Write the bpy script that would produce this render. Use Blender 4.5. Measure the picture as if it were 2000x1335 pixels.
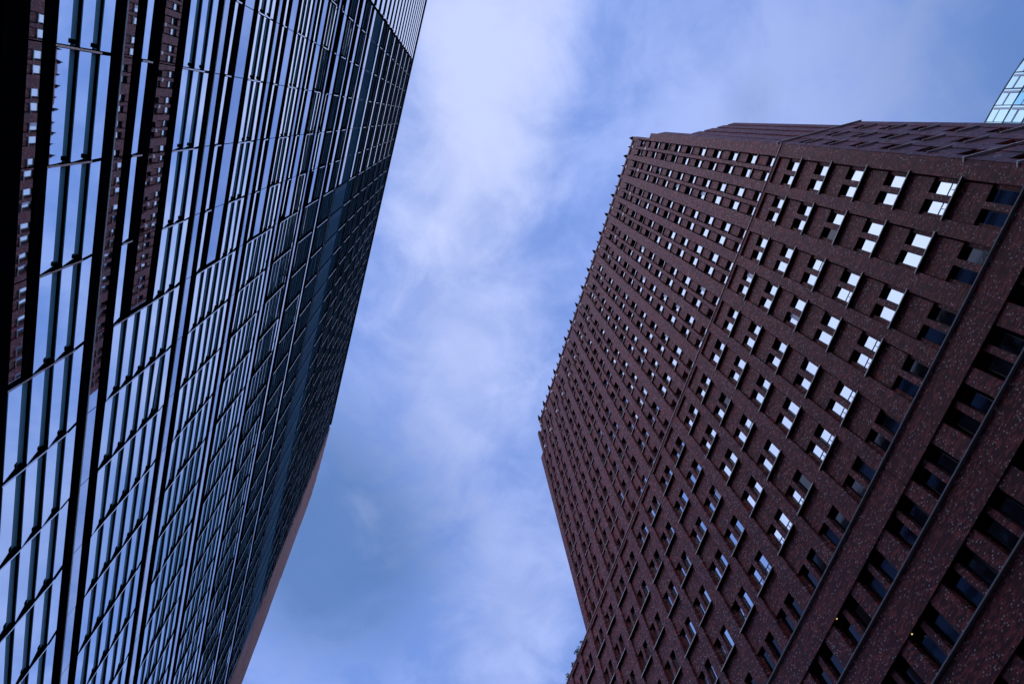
import bpy, math, random
from mathutils import Matrix, Vector

# ------------------------------------------------------------------ reset
bpy.ops.wm.read_factory_settings(use_empty=True)
scene = bpy.context.scene
COL = scene.collection
RND = random.Random(7)
rad = math.radians

# ------------------------------------------------------------------ camera
# x: across the street (+x brick tower, -x glass tower), y: along the street, z: up
AX = Vector((0.95622748, 0.23767692, 0.17070056))
AY = Vector((-0.27944198, 0.91479876, 0.29164261))
AZ = Vector((-0.08683995, -0.32657758, 0.94117262))
FOC = 1268.05                     # pixels of the 2000 wide photograph
EYE = Vector((0, 0, 1.6))
cam = bpy.data.cameras.new('camera')
cam.sensor_fit = 'HORIZONTAL'
cam.sensor_width = 36.0
cam.lens = FOC / 2000 * 36.0
cam.clip_start = 0.1
cam.clip_end = 5000
camo = bpy.data.objects.new('camera', cam)
COL.objects.link(camo)
M = Matrix.Identity(4)
for i, a in enumerate((AX, AY, AZ)):
    M[i][0], M[i][1], M[i][2], M[i][3] = a[0], -a[1], -a[2], EYE[i]
camo.matrix_world = M
scene.camera = camo
scene.render.resolution_x = 1024
scene.render.resolution_y = 683


def project(p):
    q = Vector(p) - EYE
    c = [AX[k] * q.x + AY[k] * q.y + AZ[k] * q.z for k in range(3)]
    if c[2] < 0.3:
        return None
    return (1000 + FOC * c[0] / c[2], 667.5 + FOC * c[1] / c[2])


# ------------------------------------------------------------------ world and sun
SUN_EL, SUN_AZ = rad(49), rad(196)          # azimuth counted from +x towards +y
SUN_DIR = Vector((math.cos(SUN_EL) * math.cos(SUN_AZ), math.cos(SUN_EL) * math.sin(SUN_AZ), math.sin(SUN_EL)))


def build_world():
    w = bpy.data.worlds.new('World')
    scene.world = w
    w.use_nodes = True
    nt = w.node_tree
    nt.nodes.clear()
    N, L = nt.nodes.new, nt.links.new

    def math_(op, a, b=None, c=None, clamp=False):
        n = N('ShaderNodeMath')
        n.operation = op
        n.use_clamp = clamp
        for i, v in enumerate((a, b, c)):
            if v is None:
                continue
            if isinstance(v, (int, float)):
                n.inputs[i].default_value = v
            else:
                L(v, n.inputs[i])
        return n.outputs[0]

    def mix(f, a, b):
        n = N('ShaderNodeMix')
        n.data_type = 'RGBA'
        n.clamp_factor = True
        for i, v in ((0, f), (6, a), (7, b)):
            if isinstance(v, (int, float)):
                n.inputs[i].default_value = v
            elif isinstance(v, tuple):
                n.inputs[i].default_value = (*v, 1)
            else:
                L(v, n.inputs[i])
        return n.outputs[2]

    sky = N('ShaderNodeTexSky')
    sky.sky_type = 'NISHITA'
    sky.sun_disc = False
    sky.sun_elevation = SUN_EL
    sky.sun_rotation = rad(90) - SUN_AZ
    sky.air_density = 1.0
    sky.dust_density = 1.5
    sky.ozone_density = 1.6
    tc = N('ShaderNodeTexCoord')
    sep = N('ShaderNodeSeparateXYZ')
    L(tc.outputs['Generated'], sep.inputs[0])
    zz = math_('MAXIMUM', sep.outputs[2], 0.10)
    px = math_('DIVIDE', sep.outputs[0], zz)
    py = math_('DIVIDE', sep.outputs[1], zz)
    comb = N('ShaderNodeCombineXYZ')
    L(px, comb.inputs[0])
    L(py, comb.inputs[1])

    def noise(scale, detail, rough, off, dist=0.0):
        mp = N('ShaderNodeMapping')
        mp.inputs['Location'].default_value = off
        L(comb.outputs[0], mp.inputs[0])
        n = N('ShaderNodeTexNoise')
        n.inputs['Scale'].default_value = scale
        n.inputs['Detail'].default_value = detail
        n.inputs['Roughness'].default_value = rough
        n.inputs['Distortion'].default_value = dist
        L(mp.outputs[0], n.inputs['Vector'])
        return n.outputs['Fac']
    n1 = noise(3.6, 9, 0.58, (2.3, 1.1, 0.4), 0.5)
    n2 = noise(8.5, 8, 0.58, (5.1, 3.7, 1.9), 0.5)
    n3 = noise(1.1, 3, 0.5, (0.3, 7.7, 3.1), 0.0)

    # soft cloud bodies of the layer: centre and radii in the cloud plane, edges broken by the noise
    wob = math_('MULTIPLY_ADD', n1, 1.5, -0.75)
    wob = math_('ADD', wob, math_('MULTIPLY_ADD', n2, 1.5, -0.75))

    def body(cx, cy, rx, ry, rot=0.0, lo=-0.55, hi=1.05):
        dx = math_('SUBTRACT', px, cx)
        dy = math_('SUBTRACT', py, cy)
        c, s = math.cos(rot), math.sin(rot)
        u = math_('ADD', math_('MULTIPLY', dx, c / rx), math_('MULTIPLY', dy, s / rx))
        v = math_('ADD', math_('MULTIPLY', dx, -s / ry), math_('MULTIPLY', dy, c / ry))
        r2 = math_('ADD', math_('MULTIPLY', u, u), math_('MULTIPLY', v, v))
        f = math_('SUBTRACT', 1.0, math_('SQRT', r2))
        f = math_('ADD', f, math_('MULTIPLY', wob, 0.85))
        n = N('ShaderNodeMapRange')
        n.interpolation_type = 'SMOOTHSTEP'
        n.inputs['From Min'].default_value = lo
        n.inputs['From Max'].default_value = hi
        L(f, n.inputs['Value'])
        return n.outputs[0]
    bright = body(0.03, -0.03, 0.125, 0.40, -0.10, -0.45, 0.9)
    bright = math_('MAXIMUM', bright, math_('MULTIPLY', body(0.11, 0.36, 0.15, 0.32, -0.25), 0.62))
    bright = math_('MAXIMUM', bright, math_('MULTIPLY', body(0.33, 0.80, 0.14, 0.36, -0.2), 0.40))
    bright = math_('MAXIMUM', bright, math_('MULTIPLY', body(0.46, -0.20, 0.28, 0.22, 0.0), 0.35))
    bright = math_('MAXIMUM', bright, math_('MULTIPLY', body(-0.70, -0.16, 0.60, 0.30, 0.0), 0.6))
    dark = math_('MULTIPLY', body(-0.01, 0.74, 0.22, 0.26, 0.0, -0.45, 0.75), 1.0)
    dark = math_('MAXIMUM', dark, math_('MULTIPLY', body(0.43, -0.14, 0.05, 0.07, 0.0, -0.2, 0.8), 0.45))
    dark = math_('MAXIMUM', dark, math_('MULTIPLY', body(0.85, -0.34, 0.42, 0.30, 0.0, -0.3, 0.8), 0.8))
    gen = N('ShaderNodeMapRange')
    gen.interpolation_type = 'SMOOTHSTEP'
    gen.inputs['From Min'].default_value = 0.40
    gen.inputs['From Max'].default_value = 0.62
    L(math_('ADD', math_('MULTIPLY', n1, 0.5), math_('ADD', math_('MULTIPLY', n3, 0.15), math_('MULTIPLY', n2, 0.35))), gen.inputs['Value'])

    veil = mix(0.72, sky.outputs[0], (1.72, 3.00, 7.6))
    base = mix(math_('MULTIPLY', gen.outputs[0], 0.85), veil, (2.75, 3.85, 7.9))
    base = mix(math_('MULTIPLY', dark, 0.9), base, (0.85, 1.75, 4.1))
    base = mix(math_('MULTIPLY', bright, 0.92), base, (5.0, 5.65, 8.4))
    # thin cloud lit through around the sun
    dot = N('ShaderNodeVectorMath')
    dot.operation = 'DOT_PRODUCT'
    L(tc.outputs['Generated'], dot.inputs[0])
    dot.inputs[1].default_value = SUN_DIR
    glow = math_('POWER', math_('MAXIMUM', dot.outputs['Value'], 0.0), 14.0)
    base = mix(math_('MULTIPLY', glow, 0.25), base, (5.0, 5.4, 7.2))
    # below the horizon: dull
    hz = N('ShaderNodeMapRange')
    hz.inputs['From Min'].default_value = -0.05
    hz.inputs['From Max'].default_value = 0.05
    L(sep.outputs[2], hz.inputs['Value'])
    base = mix(hz.outputs[0], (1.0, 1.1, 1.3), base)
    bg = N('ShaderNodeBackground')
    bg.inputs['Strength'].default_value = 0.125
    L(base, bg.inputs['Color'])
    out = N('ShaderNodeOutputWorld')
    L(bg.outputs[0], out.inputs[0])


build_world()
sun = bpy.data.lights.new('sun', 'SUN')
sun.energy = 0.5
sun.angle = rad(66)
sun.color = (1.0, 0.93, 0.86)
suno = bpy.data.objects.new('sun', sun)
COL.objects.link(suno)
suno.location = (-40, 0, 150)
suno.rotation_euler = (-SUN_DIR).to_track_quat('-Z', 'Y').to_euler()

vs = scene.view_settings
vs.view_transform = 'Standard'
vs.look = 'None'
vs.exposure = 0.0
vs.gamma = 1.0
vs.use_curve_mapping = False
scene.render.engine = 'CYCLES'


# ------------------------------------------------------------------ materials
class Mat:
    def __init__(self, name):
        self.m = bpy.data.materials.new(name)
        self.m.use_nodes = True
        self.nt = self.m.node_tree
        self.b = self.nt.nodes['Principled BSDF']

    def N(self, t):
        return self.nt.nodes.new(t)

    def L(self, a, b):
        self.nt.links.new(a, b)

    def math(self, op, a, b=None, clamp=False):
        n = self.N('ShaderNodeMath')
        n.operation = op
        n.use_clamp = clamp
        for i, v in enumerate((a, b)):
            if v is None:
                continue
            if isinstance(v, (int, float)):
                n.inputs[i].default_value = v
            else:
                self.L(v, n.inputs[i])
        return n.outputs[0]

    def mix(self, f, a, b):
        n = self.N('ShaderNodeMix')
        n.data_type = 'RGBA'
        for i, v in ((0, f), (6, a), (7, b)):
            if isinstance(v, (int, float)):
                n.inputs[i].default_value = v
            elif isinstance(v, tuple):
                n.inputs[i].default_value = (*v, 1)
            else:
                self.L(v, n.inputs[i])
        return n.outputs[2]

    def pos(self):
        g = self.N('ShaderNodeNewGeometry')
        s = self.N('ShaderNodeSeparateXYZ')
        self.L(g.outputs['Position'], s.inputs[0])
        return g.outputs['Position'], s.outputs

    def noise(self, vec, scale, detail=4, rough=0.55):
        n = self.N('ShaderNodeTexNoise')
        n.inputs['Scale'].default_value = scale
        n.inputs['Detail'].default_value = detail
        n.inputs['Roughness'].default_value = rough
        self.L(vec, n.inputs['Vector'])
        return n.outputs['Fac']


def simple(name, col, rough, metal=0.0, spec=0.5, var=0.25, scale=3.0):
    m = Mat(name)
    p, s = m.pos()
    f = m.noise(p, scale)
    lo = tuple(c * (1 - var) for c in col)
    hi = tuple(min(1, c * (1 + var)) for c in col)
    m.L(m.mix(f, lo, hi), m.b.inputs['Base Color'])
    m.b.inputs['Roughness'].default_value = rough
    m.b.inputs['Metallic'].default_value = metal
    m.b.inputs['Specular IOR Level'].default_value = spec
    return m.m


def glass(name, tint, rough=0.02, wave=0.05):
    """coated facade glass: nearly a mirror, tinted, with faint waviness"""
    m = Mat(name)
    p, s = m.pos()
    f = m.noise(p, 0.7, 3)
    m.L(m.mix(f, tuple(c * 0.92 for c in tint), tint), m.b.inputs['Base Color'])
    m.b.inputs['Metallic'].default_value = 1.0
    m.b.inputs['Roughness'].default_value = rough
    bmp = m.N('ShaderNodeBump')
    bmp.inputs['Strength'].default_value = wave
    bmp.inputs['Distance'].default_value = 0.05
    m.L(m.noise(p, 1.3, 2), bmp.inputs['Height'])
    m.L(bmp.outputs[0], m.b.inputs['Normal'])
    return m.m


def brick(name, k=1.0):
    m = Mat(name)
    p, s = m.pos()
    u = m.math('ADD', s[1], m.math('MULTIPLY', s[0], 0.83))
    v = m.math('DIVIDE', s[2], 0.083)
    row = m.math('FLOOR', v)
    odd = m.math('MULTIPLY', m.math('MODULO', row, 2.0), 0.5)
    uu = m.math('ADD', m.math('DIVIDE', u, 0.25), odd)
    colm = m.math('FLOOR', uu)
    fu = m.math('SUBTRACT', uu, colm)
    fv = m.math('SUBTRACT', v, row)
    cb = m.N('ShaderNodeCombineXYZ')
    m.L(colm, cb.inputs[0])
    m.L(row, cb.inputs[1])
    wn = m.N('ShaderNodeTexWhiteNoise')
    wn.noise_dimensions = '2D'
    m.L(cb.outputs[0], wn.inputs['Vector'])
    sc = m.N('ShaderNodeSeparateColor')
    m.L(wn.outputs['Color'], sc.inputs[0])
    r1, r2, r3 = sc.outputs[0], sc.outputs[1], sc.outputs[2]
    big = m.noise(p, 0.35, 4)
    c = m.mix(m.math('MULTIPLY', r1, r1), (0.095 * k, 0.015 * k, 0.014 * k), (0.58 * k, 0.100 * k, 0.074 * k))
    c = m.mix(m.math('MULTIPLY', m.math('GREATER_THAN', r3, 0.80), 0.6), c, (0.06 * k, 0.016 * k, 0.022 * k))
    c = m.mix(m.math('MULTIPLY', m.math('SUBTRACT', big, 0.35, True), 0.9, True), c, (0.22 * k, 0.036 * k, 0.030 * k))
    # mortar joints, dark grey
    ju = m.math('LESS_THAN', m.math('ABSOLUTE', m.math('SUBTRACT', fu, 0.5)), 0.475)
    jv = m.math('LESS_THAN', m.math('ABSOLUTE', m.math('SUBTRACT', fv, 0.5)), 0.43)
    inside = m.math('MULTIPLY', ju, jv)
    c = m.mix(inside, (0.055 * k, 0.022 * k, 0.020 * k), c)
    # sky glints of glazed bricks, painted as pale flecks on single faces
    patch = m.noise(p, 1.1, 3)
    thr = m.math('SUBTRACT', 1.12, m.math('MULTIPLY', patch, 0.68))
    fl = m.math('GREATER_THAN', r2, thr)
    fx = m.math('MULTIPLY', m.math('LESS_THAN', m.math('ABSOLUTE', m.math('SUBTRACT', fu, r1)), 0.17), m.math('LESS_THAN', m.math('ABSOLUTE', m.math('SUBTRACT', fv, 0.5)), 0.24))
    glint = m.math('MULTIPLY', m.math('MULTIPLY', fl, fx), inside)
    c = m.mix(m.math('MULTIPLY', glint, m.math('ADD', m.math('MULTIPLY', r3, 0.75), 0.25)), c, (0.95, 0.80, 0.72))
    m.L(c, m.b.inputs['Base Color'])
    m.b.inputs['Roughness'].default_value = 0.6
    m.b.inputs['Specular IOR Level'].default_value = 0.35
    bmp = m.N('ShaderNodeBump')
    bmp.inputs['Strength'].default_value = 0.5
    bmp.inputs['Distance'].default_value = 0.02
    m.L(m.math('ADD', inside, m.math('MULTIPLY', r3, 0.5)), bmp.inputs['Height'])
    m.L(bmp.outputs[0], m.b.inputs['Normal'])
    return m.m


def emission(name, col, power):
    m = Mat(name)
    m.b.inputs['Base Color'].default_value = (*col, 1)
    m.b.inputs['Emission Color'].default_value = (*col, 1)
    m.b.inputs['Emission Strength'].default_value = power
    return m.m


def terracotta_mat():
    m = Mat('terracotta')
    p, s = m.pos()
    fine = m.noise(p, 6.0, 5)
    c = m.mix(fine, (0.70, 0.30, 0.18), (0.92, 0.48, 0.32))
    m.L(c, m.b.inputs['Base Color'])
    m.b.inputs['Roughness'].default_value = 0.8
    return m.m


MT = {}
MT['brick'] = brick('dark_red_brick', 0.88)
MT['sill'] = simple('pale_sill_stone', (0.93, 0.80, 0.72), 0.5, var=0.06)
MT['blind'] = simple('pale_blind_behind_glass', (0.72, 0.76, 0.86), 0.25, var=0.06)
MT['frame'] = simple('dark_window_frame', (0.02, 0.02, 0.022), 0.4)
MT['pane'] = glass('window_glass', (0.60, 0.70, 0.80))
MT['ledge'] = simple('dark_ledge_stone', (0.34, 0.31, 0.30), 0.7)  # one even tone, darker than the sill stone
MT['low_pane'] = glass('base_window_glass', (0.035, 0.042, 0.058), 0.06)  # reflects far less than the upper panes
MT['dark_pane'] = glass('dark_window_glass', (0.05, 0.055, 0.065), 0.1)
MT['core'] = simple('dark_interior', (0.006, 0.006, 0.007), 0.9, spec=0.05)
MT['black'] = simple('black_cladding_and_shade', (0.005, 0.005, 0.007), 0.7, spec=0.0)  # cladding, also painted shade under the brick tower's window heads and sills
MT['louver'] = glass('louver_glass', (0.74, 0.84, 0.94), 0.015, wave=0.02)
MT['vision'] = glass('facade_glass', (0.52, 0.61, 0.73), 0.015, wave=0.008)
MT['teal'] = simple('teal_glass_strip', (0.24, 0.62, 0.68), 0.4, spec=0.3)
MT['metal'] = simple('polished_cap_metal', (0.95, 0.93, 0.88), 0.2, metal=1.0, var=0.04)
MT['cream'] = simple('cream_metal', (0.90, 0.80, 0.70), 0.5)
MT['blue'] = simple('blue_louvre_metal', (0.07, 0.44, 0.58), 0.5, spec=0.3)
MT['rung'] = simple('pale_blue_metal', (0.30, 0.50, 0.62), 0.3, metal=0.6)
MT['blue_dark'] = simple('blue_backing', (0.012, 0.10, 0.16), 0.5, spec=0.2, var=0.5, scale=1.2)
MT['terracotta'] = terracotta_mat()
MT['lamp'] = emission('warm_lamp', (1.0, 0.72, 0.25), 0.9)
MT['ground'] = simple('asphalt', (0.05, 0.05, 0.052), 0.9, scale=1.5)
MT['paving'] = simple('grey_paving', (0.17, 0.165, 0.16), 0.85, scale=2.0)
MT['leaf'] = simple('shrub_leaf', (0.05, 0.08, 0.03), 0.6, scale=8)
MT['white_frame'] = simple('pale_metal_frame', (0.55, 0.62, 0.66), 0.4)
MT['blue_glass'] = glass('blue_curved_glass', (0.20, 0.50, 0.72), 0.03)
MT['pale_glass'] = glass('pale_curved_glass', (0.44, 0.66, 0.76), 0.03)
MT['steel'] = simple('dark_blue_steel', (0.03, 0.06, 0.10), 0.4)


# ------------------------------------------------------------------ mesh helpers
FACES = [(0, 3, 2, 1), (4, 5, 6, 7), (0, 1, 5, 4), (1, 2, 6, 5), (2, 3, 7, 6), (3, 0, 4, 7)]


def box(x0, x1, y0, y1, z0, z1):
    return ([(x0, y0, z0), (x1, y0, z0), (x1, y1, z0), (x0, y1, z0),
             (x0, y0, z1), (x1, y0, z1), (x1, y1, z1), (x0, y1, z1)], list(FACES))


def join(*parts):
    vs_, fs = [], []
    for v, f in parts:
        o = len(vs_)
        vs_ += v
        fs += [tuple(i + o for i in q) for q in f]
    return vs_, fs


def prism(pts, z0, z1):
    """vertical prism on a plan polygon (counter-clockwise)"""
    n = len(pts)
    v = [(x, y, z0) for x, y in pts] + [(x, y, z1) for x, y in pts]
    f = [tuple(reversed(range(n))), tuple(range(n, 2 * n))]
    f += [(i, (i + 1) % n, n + (i + 1) % n, n + i) for i in range(n)]
    return v, f


def mesh(name, geo, mat):
    me = bpy.data.meshes.new(name)
    me.from_pydata(geo[0], [], geo[1])
    me.materials.append(MT[mat])
    me.update()
    return me


def obj(name, me, parent=None, mat4=None):
    o = bpy.data.objects.new(name, me)
    COL.objects.link(o)
    if parent is not None:
        o.parent = parent
    if mat4 is not None:
        o.matrix_basis = mat4
    return o


def thing(name, label, cat, loc, group=None):
    e = bpy.data.objects.new(name, None)
    COL.objects.link(e)
    e.location = loc
    e.empty_display_size = 0.5
    e['label'] = label
    e['category'] = cat
    if group:
        e['group'] = group
    return e


class Pieces:
    """alike pieces of one part: the 300 that show largest become objects, the rest one joined part"""

    def __init__(self, name, parent, limit=300):
        self.name, self.parent, self.limit = name, parent, limit
        self.origin = parent.location.copy()
        self.items = []
        self.tpl = {}

    def add(self, geo, mat, at, rot=None, sub=None, key=None):
        """geo in local coordinates; at = world place; sub = list of (name, geo, mat) carried along"""
        k = key or repr(geo[0])
        if k not in self.tpl:
            self.tpl[k] = (geo, mat, sub or [])
        m4 = Matrix.Translation(Vector(at))
        if rot is not None:
            m4 = m4 @ rot
        us = []
        for c in self.tpl[k][0][0][:8]:
            p = project(m4 @ Vector(c))
            if p is None:
                us = None
                break
            us.append(p)
        size = -1.0
        if us:
            x0, x1 = min(p[0] for p in us), max(p[0] for p in us)
            y0, y1 = min(p[1] for p in us), max(p[1] for p in us)
            w_ = min(x1, 2000) - max(x0, 0)
            h_ = min(y1, 1335) - max(y0, 0)
            if w_ > 0 and h_ > 0:
                size = w_ * h_
        self.items.append((size, k, m4))

    def done(self):
        self.items.sort(key=lambda t: -t[0])
        inv = Matrix.Translation(-self.origin)
        data = {}
        rest = {}
        n = 0
        for size, k, m4 in self.items:
            geo, mat, sub = self.tpl[k]
            if n < self.limit and size > 0:
                n += 1
                if k not in data:
                    data[k] = (mesh(self.name, geo, mat), [(sn, mesh(sn, sg, sm)) for sn, sg, sm in sub])
                o = obj(self.name, data[k][0], self.parent, inv @ m4)
                for sn, sme in data[k][1]:
                    obj(sn, sme, o)
            else:
                for nm, g, mt in [(self.name, geo, mat)] + list(sub):
                    rest.setdefault((nm, mt), []).append((g, inv @ m4))
        for (nm, mt), lst in rest.items():
            vs_, fs = [], []
            for g, m4 in lst:
                o = len(vs_)
                vs_ += [tuple(m4 @ Vector(c)) for c in g[0]]
                fs += [tuple(i + o for i in q) for q in g[1]]
            ob = obj(nm, mesh(nm, (vs_, fs), mt), self.parent)
            ob['kind'] = 'stuff'


def tilt(ax=0.0, ay=0.0, az=0.0):
    return (Matrix.Rotation(rad(az), 4, 'Z') @ Matrix.Rotation(rad(ay), 4, 'Y') @ Matrix.Rotation(rad(ax), 4, 'X'))


H0 = EYE.z          # heights below were measured from the eye; H0 lifts them to the ground

# ------------------------------------------------------------------ ground
def structure(name, geo, mat):
    o = obj(name, mesh(name, geo, mat))
    o['kind'] = 'structure'
    return o


structure('ground', ([(-1500, -1500, 0), (1500, -1500, 0), (1500, 1500, 0), (-1500, 1500, 0)], [(0, 1, 2, 3)]), 'ground')
structure('pavement', box(-4.6, 4.5, -60, 120, 0.004, 0.12), 'paving')

# ================================================================== brick tower
B = 26.5
YA, YB = -5.5, 45.8             # corners of the tower shaft
YEND = 78.0                     # end of the lower wing
ZS = [53.69 - 4.14 * k for k in range(11)]      # sill heights below the shaft (from the eye)
Z_TIER = ZS[0] + H0             # top of the lower mass
OPEN_W, OPEN_H = 2.17, 2.15
bays = []
for m_ in range(-1, 12):
    bays += [1.80 + 6.31 * m_, 4.80 + 6.31 * m_]
bays_shaft = [s for s in bays if s + OPEN_W < YB]
bays_low = [s for s in bays if s + OPEN_W < YEND]

tower = thing('brick_tower', 'dark red brick tower with paired windows and stepped top, right of the street', 'tower', (B, 20, 0))


def piers_from(bl, y_first, y_last):
    out, y = [], y_first
    for s in bl:
        out.append((y, s))
        y = s + OPEN_W
    out.append((y, y_last))
    return out


GD = 0.42      # how deep the glass stands behind the face


def wall_part(name, geo, mat='brick'):
    g = ([(x - B, y - 20, z) for x, y, z in geo[0]], geo[1])
    return obj(name, mesh(name, g, mat), tower)


# solid cores behind the facades
DK = 0.56
wall_part('wall', box(B + DK, B + 24, YA + 0.05, YEND, 0, Z_TIER - 0.35), 'core')
wall_part('wall', box(B + DK, B + 24, YA + 0.05, YB - 0.1, Z_TIER - 0.35, 91.1 + H0 - 0.3), 'core')
X2, X3 = B + 0.34, B + 1.46
wall_part('wall', box(X2 + DK, B + 22, YA + 0.6, YB - 0.35, 91.1 + H0 - 0.3, 99.0 + H0), 'core')
wall_part('wall', box(X3 + 0.08, B + 20, YA + 1.0, YB - 0.6, 99.0 + H0, 104.4 + H0), 'brick')
# end faces that show
wall_part('end_wall', box(B + 0.10, B + 24, YB - 0.1, YB - 0.004, Z_TIER, 91.1 + H0))
wall_part('end_wall', box(B + 0.10, B + 24, YEND, YEND + 0.3, 0, Z_TIER - 0.3))

pier = Pieces('pier', tower)
rib = Pieces('rib', tower)
spandrel = Pieces('spandrel', tower)
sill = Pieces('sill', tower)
bar = Pieces('mullion', tower)
window = Pieces('window', tower)
cap = Pieces('cap_stone', tower)
pinn = Pieces('pinnacle', tower)
nib = Pieces('window_reveal', tower)
lintel_shade = Pieces('lintel_shade', tower)  # black plates painting the shade on the undersides of the window heads

WIN_W, WIN_H = 0.74, 2.12


def window_geo(w_, h_):
    """outer frame as four bars, the pane a hair behind its front"""
    t, d = 0.045, 0.07
    fr = join(box(0, d, 0, w_, 0, t), box(0, d, 0, w_, h_ - t, h_),
              box(0, d, 0, t, t, h_ - t), box(0, d, w_ - t, w_, t, h_ - t))
    pn = box(0.03, 0.045, t, w_ - t, t, h_ - t)
    return fr, pn


WFR, WPN = window_geo(WIN_W, WIN_H)


WBAR = join(box(0.005, 0.03, 0.045, WIN_W - 0.045, 0.95, 0.99), box(0.005, 0.03, 0.34, 0.37, 0.045, 0.95))
WBL = [box(0.024, 0.0295, 0.06, WIN_W - 0.06, 0.05, 0.62), box(0.024, 0.0295, 0.06, WIN_W * 0.5, 0.05, 2.0)]


def add_window(x, y, z, kind=None, split=0.04):
    r = RND.random()
    dark = kind is None and r < 0.012
    kind = 'dark_pane' if dark else (kind or 'pane')
    sub = [('pane', WPN, kind)]
    key = kind
    q = RND.random()
    if kind == 'pane' and q < split:
        sub.append(('glazing_bar', WBAR, 'frame'))
        key = 'split'
    elif kind == 'pane' and q < split + 0.18:
        sub.append(('blind', WBL[0 if q * 100 % 1 < 0.5 else 1], 'blind'))
        key = 'blind%d' % (0 if q * 100 % 1 < 0.5 else 1)
    window.add(WFR, 'frame', (x, y, z), tilt(0, RND.gauss(0, 0.9), RND.gauss(0, 0.9)), sub=sub, key=key)


PD = 0.0        # pier face plane = B
# ---- lower mass, sills 32.99..53.69: piers, spandrel panels, deep window pairs on projecting sills
Z_R = ZS[6] + H0                 # continuous ledge under the shaft storeys
for y0, y1 in piers_from(bays_low, YA, YEND):
    pier.add(box(0, DK + 0.02, 0, y1 - y0, 0, Z_TIER - 0.45 - Z_R), 'brick', (B, y0, Z_R))
SP_IN = 0.17
SLOT = 0.09


def lower_bay(s, zs, proud=SP_IN, sill_on=True, kind=None):
    zb = zs + H0
    # spandrel over the window
    spandrel.add(box(0, DK - proud, 0, OPEN_W - SLOT - 0.03, 0, 4.14 - OPEN_H - 0.07), 'brick', (B + proud, s + SLOT, zb + OPEN_H))
    if sill_on:
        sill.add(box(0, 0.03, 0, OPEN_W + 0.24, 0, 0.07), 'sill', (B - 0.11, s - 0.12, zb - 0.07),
                 sub=[('soffit_shade', box(0.03, 0.42, 0.004, OPEN_W + 0.236, 0.012, 0.065), 'black')])  # black plate stands in for shade below the sill
    lintel_shade.add(box(0, GD - 0.09, 0, OPEN_W, 0, 0.03), 'black', (B + SP_IN + 0.015, s, zb + OPEN_H - 0.035))
    bar.add(box(0, GD - 0.10, 0, 0.35, 0, OPEN_H - 0.04), 'brick', (B + 0.13, s + 0.93, zb))
    nib.add(box(0, 0.15, 0, 0.20, 0, OPEN_H), 'brick', (B + GD - 0.12, s, zb))
    nib.add(box(0, 0.15, 0, 0.20, 0, OPEN_H), 'brick', (B + GD - 0.12, s + OPEN_W - 0.20, zb))
    sp_ = 0.6 if zs < 34 else 0.05
    add_window(B + GD - 0.02, s + 0.195, zb + 0.01, kind, sp_)
    add_window(B + GD - 0.02, s + 1.275, zb + 0.01, kind, sp_)


for zi in range(1, 6):
    for s in bays_low:
        lower_bay(s, ZS[zi])
for s in bays_low:
    lower_bay(s, ZS[6], sill_on=False, kind='low_pane')

# ---- base storeys, flush brick bands with continuous ledges
for zi in range(6, 11):
    zb = ZS[zi] + H0
    ledge = obj('ledge', mesh('ledge', box(-0.20, 0.30, YA - 20 - 0.15, YEND - 20, zb - 0.07, zb), 'ledge'), tower)
    if zi > 6:
        o_ = obj('brick_band', mesh('brick_band', box(-0.05, DK, YA - 20 - 0.05, YEND - 20, zb + OPEN_H, zb + 4.04), 'brick'), tower)
    for i, (y0, y1) in enumerate(piers_from(bays_low, YA, YEND)):
        if zi > 6:
            pier.add(box(0, DK, 0, y1 - y0, 0, OPEN_H), 'brick', (B + 0.03, y0, zb))
    if zi > 6:
        for s in bays_low:
            bar.add(box(0, GD - 0.10, 0, 0.35, 0, OPEN_H - 0.04), 'brick', (B + 0.13, s + 0.93, zb))
            lintel_shade.add(box(0, GD - 0.09, 0, OPEN_W, 0, 0.03), 'black', (B + 0.0, s, zb + OPEN_H - 0.035))
            add_window(B + GD - 0.02, s + 0.195, zb + 0.01, 'low_pane')
            add_window(B + GD - 0.02, s + 1.275, zb + 0.01, 'low_pane')
obj('ground_storey', mesh('ground_storey', box(-0.05, DK, YA - 20 - 0.05, YEND - 20, 0, ZS[10] + H0 - 0.1), 'brick'), tower)

joint = Pieces('expansion_joint', tower)
for zi in range(7, 11):
    for q, s in enumerate(bays_low):
        if (q + zi) % 3 == 0:
            joint.add(box(0, 0.01, 0, 0.03, 0, 4.04 - OPEN_H - 0.02), 'core', (B - 0.053, s - 0.45, ZS[zi] + H0 + OPEN_H + 0.01))
joint.done()

# terrace ledge on top of the lower mass
obj('ledge', mesh('ledge', box(-0.09, 0.50, YA - 20 - 0.09, YEND - 20, Z_TIER - 0.05, Z_TIER), 'sill'), tower)
obj('brick_band', mesh('brick_band', box(-0.01, DK, YA - 20 - 0.01, YEND - 20, Z_TIER - 0.447, Z_TIER - 0.053), 'brick'), tower)
obj('terrace', mesh('terrace', box(0.5, 24, YB - 20, YEND - 20, Z_TIER - 0.3, Z_TIER - 0.02), 'paving'), tower)

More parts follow.
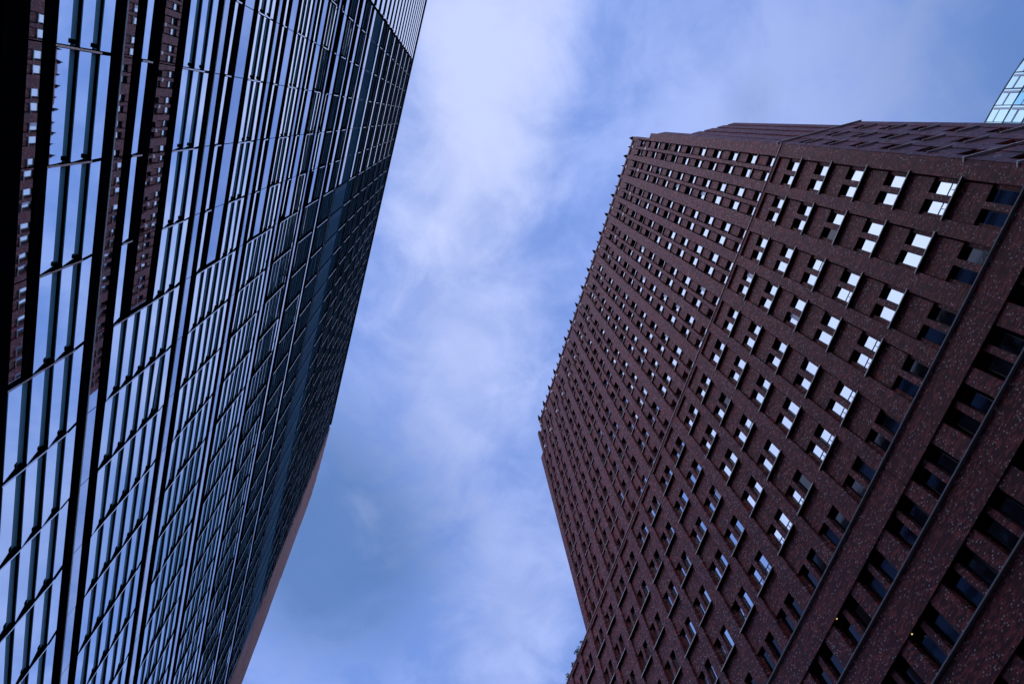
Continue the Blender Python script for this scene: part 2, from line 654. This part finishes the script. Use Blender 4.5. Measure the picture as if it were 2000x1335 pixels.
# ---- shaft: continuous piers and ribs, recessed spandrels, small sills
Z91 = 91.1 + H0
Z99 = 99.0 + H0
Z104 = 104.4 + H0
RIB_A, RIB_W = 0.93, 0.34
for i, (y0, y1) in enumerate(piers_from(bays_shaft, YA, YB)):
    pier.add(box(0, DK + 0.1, 0, y1 - y0, 0, Z91 - Z_TIER), 'brick', (B, y0, Z_TIER))
    a0, a1 = y0 + 0.08, y1 - 0.08
    if i == 0:
        a0 += 0.5
    if i == len(bays_shaft):
        a1 -= 0.3
    pier.add(box(0, DK + 0.1, 0, a1 - a0, 0, Z99 - Z91), 'brick', (X2, a0, Z91))
    yc = (a0 + a1) / 2
    pier.add(box(0, 0.3, -0.3, 0.3, 0, Z104 - Z99), 'brick', (X3 - 0.12, yc, Z99))
    pinn.add(([(-0.2, -0.26, 0), (0.2, -0.26, 0), (0.2, 0.26, 0), (-0.2, 0.26, 0),
               (-0.2, -0.16, 0.7), (0.1, -0.16, 0.7), (0.1, 0.16, 0.7), (-0.2, 0.16, 0.7), (-0.14, 0, 2.0)],
              [(0, 3, 2, 1), (0, 1, 5, 4), (1, 2, 6, 5), (2, 3, 7, 6), (3, 0, 4, 7), (4, 5, 8), (5, 6, 8), (6, 7, 8), (7, 4, 8)]),
             'black', (X3 - 0.05, yc, Z104))
for s in bays_shaft:
    yr = s + RIB_A
    rib.add(box(0, DK + 0.05, 0, RIB_W, 0, Z91 - Z_TIER), 'brick', (B + 0.03, yr, Z_TIER))
    rib.add(box(0, DK + 0.05, 0, RIB_W, 0, Z99 - Z91), 'brick', (X2 + 0.05, yr, Z91))
    cap.add(box(0, 0.3, 0, RIB_W + 0.06, 0, 0.5), 'sill', (B - 0.04, yr - 0.03, Z91 - 0.2))
    cap.add(box(0, 0.3, 0, RIB_W + 0.06, 0, 0.5), 'sill', (X2 - 0.04, yr - 0.03, Z99 - 0.2))
    pinn.add(([(-0.12, -0.14, 0), (0.12, -0.14, 0), (0.12, 0.14, 0), (-0.12, 0.14, 0),
               (-0.12, -0.08, 0.5), (0.05, -0.08, 0.5), (0.05, 0.08, 0.5), (-0.12, 0.08, 0.5), (-0.08, 0, 1.5)],
              [(0, 3, 2, 1), (0, 1, 5, 4), (1, 2, 6, 5), (2, 3, 7, 6), (3, 0, 4, 7), (4, 5, 8), (5, 6, 8), (6, 7, 8), (7, 4, 8)]),
             'black', (X3 - 0.02, yr + 0.17, Z104 + 0.1))
SHAFT_SILLS = [57.35 + 4.09 * k for k in range(10)]
WO = 0.92      # width of one opening beside the rib
for zs in SHAFT_SILLS:
    zb = zs + H0
    x = B if zs < 90 else X2
    if zb + OPEN_H > Z99:
        continue
    for s in bays_shaft:
        for ys in (s, s + RIB_A + RIB_W):
            w_ = RIB_A if ys == s else OPEN_W - RIB_A - RIB_W
            top = min(zb + 4.09, Z99 if x == X2 else Z91)
            spandrel.add(box(0, DK - 0.21, 0, w_ - 2 * SLOT, 0, top - zb - OPEN_H), 'brick', (x + 0.21, ys + SLOT, zb + OPEN_H))
            lintel_shade.add(box(0, 0.20, 0, w_, 0, 0.03), 'black', (x + 0.212, ys, zb + OPEN_H - 0.035))
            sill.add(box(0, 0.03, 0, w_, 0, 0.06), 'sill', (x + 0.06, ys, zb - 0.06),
                     sub=[('soffit_shade', box(0.03, 0.2, 0.003, w_ - 0.003, 0.01, 0.055), 'black')])  # sill underside painted black as shade
            add_window(x + 0.42, ys + (w_ - WIN_W) / 2, zb + 0.01)
# first course of the shaft
for s in bays_shaft:
    for ys, w_ in ((s, RIB_A), (s + RIB_A + RIB_W, OPEN_W - RIB_A - RIB_W)):
        zb = Z_TIER
        top = SHAFT_SILLS[0] + H0 - 0.062
        spandrel.add(box(0, DK - 0.21, 0, w_ - 2 * SLOT, 0, top - zb - OPEN_H + 0.35), 'brick', (B + 0.21, ys + SLOT, zb + OPEN_H - 0.35))
        add_window(B + 0.42, ys + (w_ - WIN_W) / 2, zb + 0.01 - 0.35)
# roof parapet
obj('parapet', mesh('parapet', box(X3 - B - 0.06, X3 - B + 0.5, YA - 20 + 0.9, YB - 20 - 0.5, Z104 - 0.5, Z104 + 0.12), 'brick'), tower)

# ---- skew wing at the near corner
SD = Vector((0.863, -0.505, 0))
SN = Vector((-0.505, -0.863, 0))
SROT = Matrix(((SN.x * -1, -SD.x * -1, 0, 0), (SN.y * -1, -SD.y * -1, 0, 0), (0, 0, 1, 0), (0, 0, 0, 1)))
# local frame of the wing: +x into the wall, +y along the wall away from the corner
SROT = Matrix(((-SN.x, SD.x, 0, 0), (-SN.y, SD.y, 0, 0), (0, 0, 1, 0), (0, 0, 0, 1)))
SP0 = Vector((B, YA - 0.05, 0))


def sk(name, geo, mat='brick'):
    m4 = Matrix.Translation(SP0 - tower.location) @ SROT
    g = ([tuple(m4 @ Vector(c)) for c in geo[0]], geo[1])
    return obj(name, mesh(name, g, mat), tower)


ZSP = [54.4 - 3.485 * k for k in range(13)]
sk('wall', box(DK, 9, 0.02, 7.05, 0, 78.2 + H0), 'core')
sk('end_wall', box(0.1, 9, 7.05, 7.1, 0, 54.3 + H0))
sk('end_wall', box(0.45, 9, 6.2, 6.35, 54.3 + H0, 78.3 + H0))
WT = [0.55, 2.75, 4.95]
WWID = 1.2
edges = [(0.0, 0.55), (1.75, 2.75), (3.95, 4.95), (6.15, 7.1)]


def skp(pieces, geo, mat, t, z, x=0.0, **kw):
    pieces.add(geo, mat, SP0 + (SROT @ Vector((x, t, 0))) + Vector((0, 0, z)), SROT, **kw)


for e0, e1 in edges:
    skp(pier, box(0, DK + 0.02, 0, e1 - e0, 0, 54.0), 'brick', e0, 2.0)
for k, zs in enumerate(ZSP):
    zb = zs + H0
    cont = k in (0, 6, 7, 8, 9, 10, 11, 12)
    if cont:
        sk('ledge', box(-0.12, 0.3, -0.1, 7.15, zb - 0.09, zb), 'sill')
    for t in WT:
        if k > 0:
            skp(spandrel, box(0, DK - 0.04, 0, WWID, 0, 3.485 - 1.55 - 0.1), 'brick', t, zb + 1.55, 0.04)
            skp(window, join(box(0, 0.07, 0, WWID, 0, 0.045), box(0, 0.07, 0, WWID, 1.5, 1.545)), 'frame', t, zb, GD,
                sub=[('pane', box(0.03, 0.045, 0.0, WWID, 0.045, 1.5), 'pane')], key='skew')
        if not cont:
            skp(sill, box(0, 0.4, 0, WWID + 0.3, 0, 0.07), 'sill', t - 0.15, zb - 0.07, -0.10)
# upper part of the wing: close set piers under a stepped top
tops = [(0.0, 1.0, 79.3), (1.3, 2.35, 78.9), (2.75, 3.85, 78.6), (4.25, 5.15, 78.4), (5.5, 6.3, 78.2)]
for t0, t1, zt in tops:
    skp(pier, box(0, 0.4, 0, t1 - t0, 0, zt - 54.4), 'brick', t0, 54.4 + H0, 0.12)
sk('brick_band', box(0.4, 0.6, 0.0, 6.3, 54.4 + H0, 78.0 + H0))
sk('pier', box(0.25, 1.5, 0.06, 0.42, 78.5 + H0, 86.0 + H0))
sk('brick_band', box(0.16, 0.7, 0.0, 6.3, 77.5 + H0, 78.1 + H0))
# corner pier filler between shaft face and wing
wall_part('pier', prism([(B + 0.01, YA + 0.02), (B + 0.02, YA - 0.045), (B + 0.9, YA - 0.5), (B + 2.0, YA + 0.2)], Z_TIER, 88 + H0))

for p_ in (pier, rib, spandrel, sill, bar, nib, lintel_shade, window, cap, pinn):
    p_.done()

# two lit ceiling lamps seen in openings of the base storeys
def lamp_at(y, zs):
    obj('lamp', mesh('lamp', box(0.0, 0.05, y - 20, y - 20 + 0.07, zs + H0 + OPEN_H - 0.06, zs + H0 + OPEN_H - 0.012), 'lamp'), tower)


lamp_at(19.1, ZS[7])
lamp_at(16.2, ZS[8])

# ================================================================== glass tower
A = -4.8
BAY = 1.478
YC = 4.98                     # change between the two facade kinds
YT3 = YC - 6 * BAY + 0.12     # start of the plain banded part
YG = 35.45                    # end of the glass
Z0 = 9.02
ST = 3.9
glass_t = thing('glass_tower', 'black glazed office tower with glass louvres and reflections, left of the street', 'tower', (A, 15, 0))


def gp(name, geo, mat):
    g = ([(x - A, y - 15, z + H0) for x, y, z in geo[0]], geo[1])
    return obj(name, mesh(name, g, mat), glass_t)


gp('wall', box(A - 25, A - 0.16, -90, YG - 0.1, -H0, 67.4), 'core')  # runs on unseen at the near end, to block sky from the brick
gp('parapet', box(A - 0.5, A + 0.03, -90, YG, 67.3, 67.75), 'black')

louver = Pieces('louver', glass_t)
strip = Pieces('gap_strip', glass_t)
transom = Pieces('transom_pane', glass_t)
vision = Pieces('vision_pane', glass_t)
lower_p = Pieces('lower_pane', glass_t)
fin = Pieces('mullion', glass_t)
pivot = Pieces('pivot_bracket', glass_t)
band_pane = Pieces('band_pane', glass_t)
slat = Pieces('blue_slat', glass_t, limit=0)
rung = Pieces('ladder_rung', glass_t)

TH = math.tan(rad(5.0))
LH, LP = 0.345, 0.525


def louver_geo(w_):
    d = LH * TH
    v = [(d, 0, 0), (d, w_, 0), (0, w_, LH), (0, 0, LH), (d - 0.014, 0, 0), (d - 0.014, w_, 0), (-0.014, w_, LH), (-0.014, 0, LH)]
    return v, [(0, 1, 2, 3), (7, 6, 5, 4), (0, 4, 5, 1), (3, 2, 6, 7), (0, 3, 7, 4), (1, 5, 6, 2)]


LG = louver_geo(BAY - 0.05)
SG = box(-0.03, -0.012, 0, BAY - 0.05, 0, LP - LH - 0.05)
TG = box(-0.03, -0.01, 0, BAY - 0.018, 0, 0.33)
VG = box(-0.03, -0.01, 0, BAY - 0.018, 0, 0.70)
CG0 = louver_geo(BAY - 0.05)
CG = ([(x * 0.75, y, z * 0.75) for x, y, z in CG0[0]], CG0[1])


def fin_geo(h):
    w0, w1 = 0.015, 0.006
    v = [(-0.10, -w0, 0), (0.040, -w0, 0), (0.040, w0, 0), (-0.10, w0, 0),
         (-0.10, -w1, h), (0.0, -w1, h), (0.0, w1, h), (-0.10, w1, h)]
    m = h - 0.55
    v += [(-0.10, -w0, m), (0.040, -w0, m), (0.040, w0, m), (-0.10, w0, m)]
    return v, [(0, 3, 2, 1), (4, 5, 6, 7), (0, 1, 9, 8), (1, 2, 10, 9), (2, 3, 11, 10), (3, 0, 8, 11),
               (8, 9, 5, 4), (9, 10, 6, 5), (10, 11, 7, 6), (11, 8, 4, 7)]


FG6 = fin_geo(6 * LP + 0.10)
FG3 = fin_geo(3 * LP + 0.10)
FG1 = box(-0.10, 0.035, -0.015, 0.015, 0, 0.40)
PG = box(-0.03, 0.035, -0.10, -0.045, 0, 0.075)
BG = box(-0.03, -0.01, 0, 3 * BAY - 0.004, 0, 0.98)


def jit(s=0.30):
    return tilt(0, RND.gauss(0, s), RND.gauss(0, s * 0.7))


nT1 = int(round((YG - YC) / BAY))
NST = 16
BLUE = 7
for k in range(-1, NST):
    z0 = Z0 + ST * k
    if z0 > 66.5:
        break
    # --- black slab bands of this storey
    if k != BLUE:
        gp('slab_band', box(A - 0.16, A + (0.012 if k > BLUE else -0.012), YT3 + 0.1, YG, z0 + 1.40, min(z0 + 1.74, 67.2)), 'black')
        gp('slab_band', box(A - 0.16, A + 0.006, YT3 + 0.1, YG, z0 + 2.11, min(z0 + 2.30, 67.25)), 'black')
        if z0 + 1.8 < 67.2:
            gp('drip_edge', box(A - 0.10, A + (0.030 if k > BLUE else -0.004), YT3 + 0.1, YG, z0 + 1.742, z0 + 1.782), 'cream')
    if k != BLUE - 0:
        gp('slab_band', box(A - 0.16, A + 0.004, YT3 + 0.1, YC, z0 - 1.33, z0 - 0.91), 'black')
        gp('slab_band', box(A - 0.16, A + 0.004, YT3 + 0.1, YC, z0 - 0.19, z0 - 0.03), 'black')
    # --- bays
    for j in range(-6, nT1):
        y = YC + BAY * j
        t1 = j >= 0
        if k == BLUE:
            continue
        for i in range(6):
            zl = z0 + (i - 3) * LP
            if zl > 66.8 or zl + LH < -1:
                continue
            if not t1 and i < 3:
                continue
            louver.add(LG, 'louver', (A, y + 0.025, zl + H0), jit())
            if i < 5:
                strip.add(SG, 'teal', (A, y + 0.025, zl + LH + 0.02 + H0))
                pivot.add(PG, 'black', (A, y + BAY, zl + LH + 0.03 + H0))
        if not t1:
            lower_p.add(CG, 'louver', (A, y + 0.025, z0 - 1.59 + H0), jit())
        if z0 + 2.2 < 67.2:
            transom.add(TG, 'vision', (A, y + 0.009, z0 + 1.775 + H0), jit(0.1))
    for j in range(-6, nT1 + 1):
        y = YC + BAY * j
        t1 = j >= 0
        if k == BLUE:
            continue
        if t1:
            if z0 + 1.6 < 68:
                fin.add(FG6, 'black', (A, y, z0 - 1.62 + H0), sub=[('cap_strip', box(0.0405, 0.047, -0.013, 0.013, 0.02, 6 * LP - 0.46), 'metal')])
        else:
            fin.add(FG3, 'black', (A, y, z0 - 0.06 + H0), sub=[('cap_strip', box(0.0405, 0.047, -0.013, 0.013, 0.02, 3 * LP - 0.46), 'metal')])
            fin.add(FG1, 'black', (A, y, z0 - 1.62 + H0), sub=[('cap_strip', box(0.0355, 0.042, -0.013, 0.013, 0.02, 0.38), 'metal')])
    # vertical window strip of the near facade kind (every storey, the blue one too)
    for j in range(-6, 0):
        y = YC + BAY * j
        vision.add(VG, 'vision', (A, y + 0.009, z0 - 0.90 + H0), jit(0.08))
    # --- blue plant storey
    if k == BLUE:
        gp('blue_panel', box(A - 0.16, A - 0.03, YT3 + 0.1, YC, z0 + 0.0, z0 + 2.95), 'blue_dark')
        gp('blue_panel', box(A - 0.16, A - 0.03, YC, YG, z0 - 2.05, z0 + 2.05), 'blue_dark')
        for j in range(0, nT1):
            y = YC + BAY * j
            for q in range(22):
                slat.add(box(-0.03, 0.012, 0, BAY - 0.10, 0, 0.05), 'blue', (A, y + 0.05, z0 - 1.95 + q * 0.185 + H0))
        for j in range(0, nT1 + 1):
            y = YC + BAY * j
            fin.add(fin_geo(4.0), 'black', (A - 0.02, y, z0 - 2.0 + H0))
            for q in range(11):
                rung.add(box(0, 0.03, 0, 0.30, 0, 0.035), 'rung', (A + 0.005, y + 0.05, z0 - 1.9 + 0.36 * q + H0))
        for j in range(-6, 0):
            y = YC + BAY * j
            for q in range(14):
                slat.add(box(-0.03, 0.0, 0, BAY - 0.06, 0, 0.03), 'blue', (A, y + 0.03, z0 + 0.1 + q * 0.2 + H0))

# --- plain banded part at the near end
for q in range(36):
    z = 0.6 + 1.95 * q
    if z + 1.0 > 67.2:
        break
    gp('slab_band', box(A - 0.16, A - 0.011, -30, YT3 - 0.05, z - 0.95, z), 'black')
    for j in range(7):
        y = YT3 - 0.05 - 3 * BAY * (j + 1)
        band_pane.add(BG, 'louver', (A, y, z + 0.01 + H0), jit(0.03))
gp('corner_post', box(A - 0.16, A + 0.012, YT3 - 0.05, YT3 + 0.06, 2, 67.6), 'black')

for p_ in (louver, strip, transom, vision, lower_p, fin, pivot, band_pane, slat, rung):
    p_.done()

# canopy over the pavement, black
gp('canopy', box(A, A + 0.55, -30, YG, 7.15, 7.55), 'black')
gp('ground_storey', box(A - 0.2, A + 0.02, -30, YG, -H0, 7.15), 'black')

# terracotta end bay: vertical tiles
prof = [(35.5, 67.0), (37.0, 66.2), (38.5, 65.2), (40.0, 63.9), (41.5, 62.2)]
tile = Pieces('terracotta_tile', glass_t)
nt = 12
for i in range(nt):
    y0 = 35.5 + 6.0 * i / nt
    y1 = y0 + 6.0 / nt - 0.05
    ym = (y0 + y1) / 2
    for (ya, za), (yb, zb) in zip(prof, prof[1:]):
        if ya <= ym <= yb:
            zt = za + (zb - za) * (ym - ya) / (yb - ya)
    zc = 6.0
    hh = 3.9
    while zc < zt - 0.2:
        h_ = min(hh, zt - zc) - 0.03
        tile.add(box(0, 0.05, 0, y1 - y0, 0, round(h_, 2)), 'terracotta', (A - 0.04 + RND.uniform(0, 0.03), y0, zc + H0))
        zc += hh
tile.done()
gp('wall', box(A - 20, A - 0.045, 35.4, 41.45, -H0, 62.0), 'core')
gp('wall', ([(A - 20, 35.4, 62.0), (A - 20, 41.4, 62.0), (A - 20, 35.4, 66.8), (A - 0.05, 35.4, 62.0), (A - 0.05, 41.4, 62.0), (A - 0.05, 35.4, 66.8)],
            [(0, 2, 1), (3, 4, 5), (0, 1, 4, 3), (1, 2, 5, 4), (2, 0, 3, 5)]), 'terracotta')
gp('unseen_shade_wing', box(A - 25, A, 41.52, 130, -H0, 30.0), 'black')  # unseen block, added to keep low sky light off the brick base
gp('end_wall', box(A - 20, A - 0.05, 41.45, 41.5, -H0, 62.0), 'terracotta')

# ================================================================== curved glass tower beyond
ct = thing('curved_glass_tower', 'pale blue curved glass tower peeking over the brick tower at the right edge', 'tower', (140, -20, 0))
RC, CX, CY = 59.6, 140.0, -20.0
ZTOP = 101.0 + H0
DA = math.degrees(2.62 / RC)


def arc(r, ang):
    return (-r * math.cos(rad(ang)), -r * math.sin(rad(ang)))


cpane = Pieces('pane', ct)
cmull = Pieces('mullion', ct)
crail = Pieces('rail', ct)
inner = Pieces('inner_frame', ct)
for i in range(-10, 26):
    a0 = i * DA
    R_ = Matrix.Rotation(rad(a0 + DA / 2), 4, 'Z')
    for r_ in range(8):
        zt = ZTOP - 0.12 - 3.5 * r_
        w_ = 2.62 - 0.10
        pt = Vector((-RC * math.cos(rad(a0 + DA / 2)), -RC * math.sin(rad(a0 + DA / 2)), 0)) + Vector((CX, CY, 0))
        mt = 'pale_glass' if r_ == 0 or RND.random() < 0.2 else 'blue_glass'
        cpane.add(box(-0.02, 0.02, -w_ / 2, w_ / 2, -3.36, 0), mt, pt + Vector((0, 0, zt)), R_ @ tilt(0, RND.gauss(0, 1.2), RND.gauss(0, 1.2)), key=mt)
        crail.add(box(-0.10, 0.08, -1.31, 1.31, -0.07, 0.07), 'steel', pt + Vector((0, 0, ZTOP - 3.5 * r_)), R_)
        if r_ < 3:
            inner.add(box(-0.07, -0.03, -w_ / 2 + 0.3, -w_ / 2 + 0.62, -3.2, -0.2), 'white_frame', pt + Vector((0, 0, zt)), R_)
            inner.add(box(-0.06, -0.03, -w_ / 2 + 0.62, w_ / 2, -1.5, -1.3), 'white_frame', pt + Vector((0, 0, zt)), R_)
    pm = Vector((-RC * math.cos(rad(a0)), -RC * math.sin(rad(a0)), 0)) + Vector((CX, CY, 0))
    cmull.add(box(-0.13, 0.05, -0.045, 0.045, 0, 28.0), 'steel', pm + Vector((0, 0, ZTOP - 28.0)), Matrix.Rotation(rad(a0), 4, 'Z'))
for p_ in (cpane, cmull, crail, inner):
    p_.done()
pts = [(-(RC - 0.15) * math.cos(rad(i * DA)), -(RC - 0.15) * math.sin(rad(i * DA))) for i in range(-10, 27)]
pts = pts + [(pts[-1][0] + 18, pts[-1][1]), (pts[0][0] + 18, pts[0][1])]
obj('wall', mesh('wall', prism(pts, 0, ZTOP - 3.6), 'steel'), ct)

# ================================================================== terrace shrubs on the lower wing
def shrub(y, h, n, label, seed):
    r = random.Random(seed)
    t = thing('terrace_shrub', label, 'shrub', (B - 0.02, y, Z_TIER), 'shrubs on the terrace edge')
    v, f = [], []
    for _ in range(n):
        c = Vector((r.gauss(0, h * 0.22), r.gauss(0, h * 0.35), abs(r.gauss(h * 0.4, h * 0.3))))
        d1 = Vector((r.uniform(-1, 1), r.uniform(-1, 1), r.uniform(-1, 1))).normalized() * 0.11
        d2 = Vector((r.uniform(-1, 1), r.uniform(-1, 1), r.uniform(-1, 1))).normalized() * 0.06
        o = len(v)
        v += [tuple(c - d1), tuple(c + d2), tuple(c + d1), tuple(c - d2)]
        f.append((o, o + 1, o + 2, o + 3))
    obj('foliage', mesh('foliage', (v, f), 'leaf'), t)
    obj('stem', mesh('stem', box(-0.03, 0.03, -0.03, 0.03, 0, h * 0.5), 'leaf'), t)


shrub(47.2, 0.35, 60, 'small dark shrub on the brick terrace edge, next to the tower shaft', 1)
shrub(48.6, 0.75, 130, 'largest dark shrub sticking up on the brick terrace edge', 2)
shrub(50.3, 0.40, 70, 'low dark shrub on the terrace edge between the largest shrub and picture bottom', 3)
shrub(52.0, 0.55, 90, 'dark shrub on the terrace edge nearest the bottom of the picture', 4)
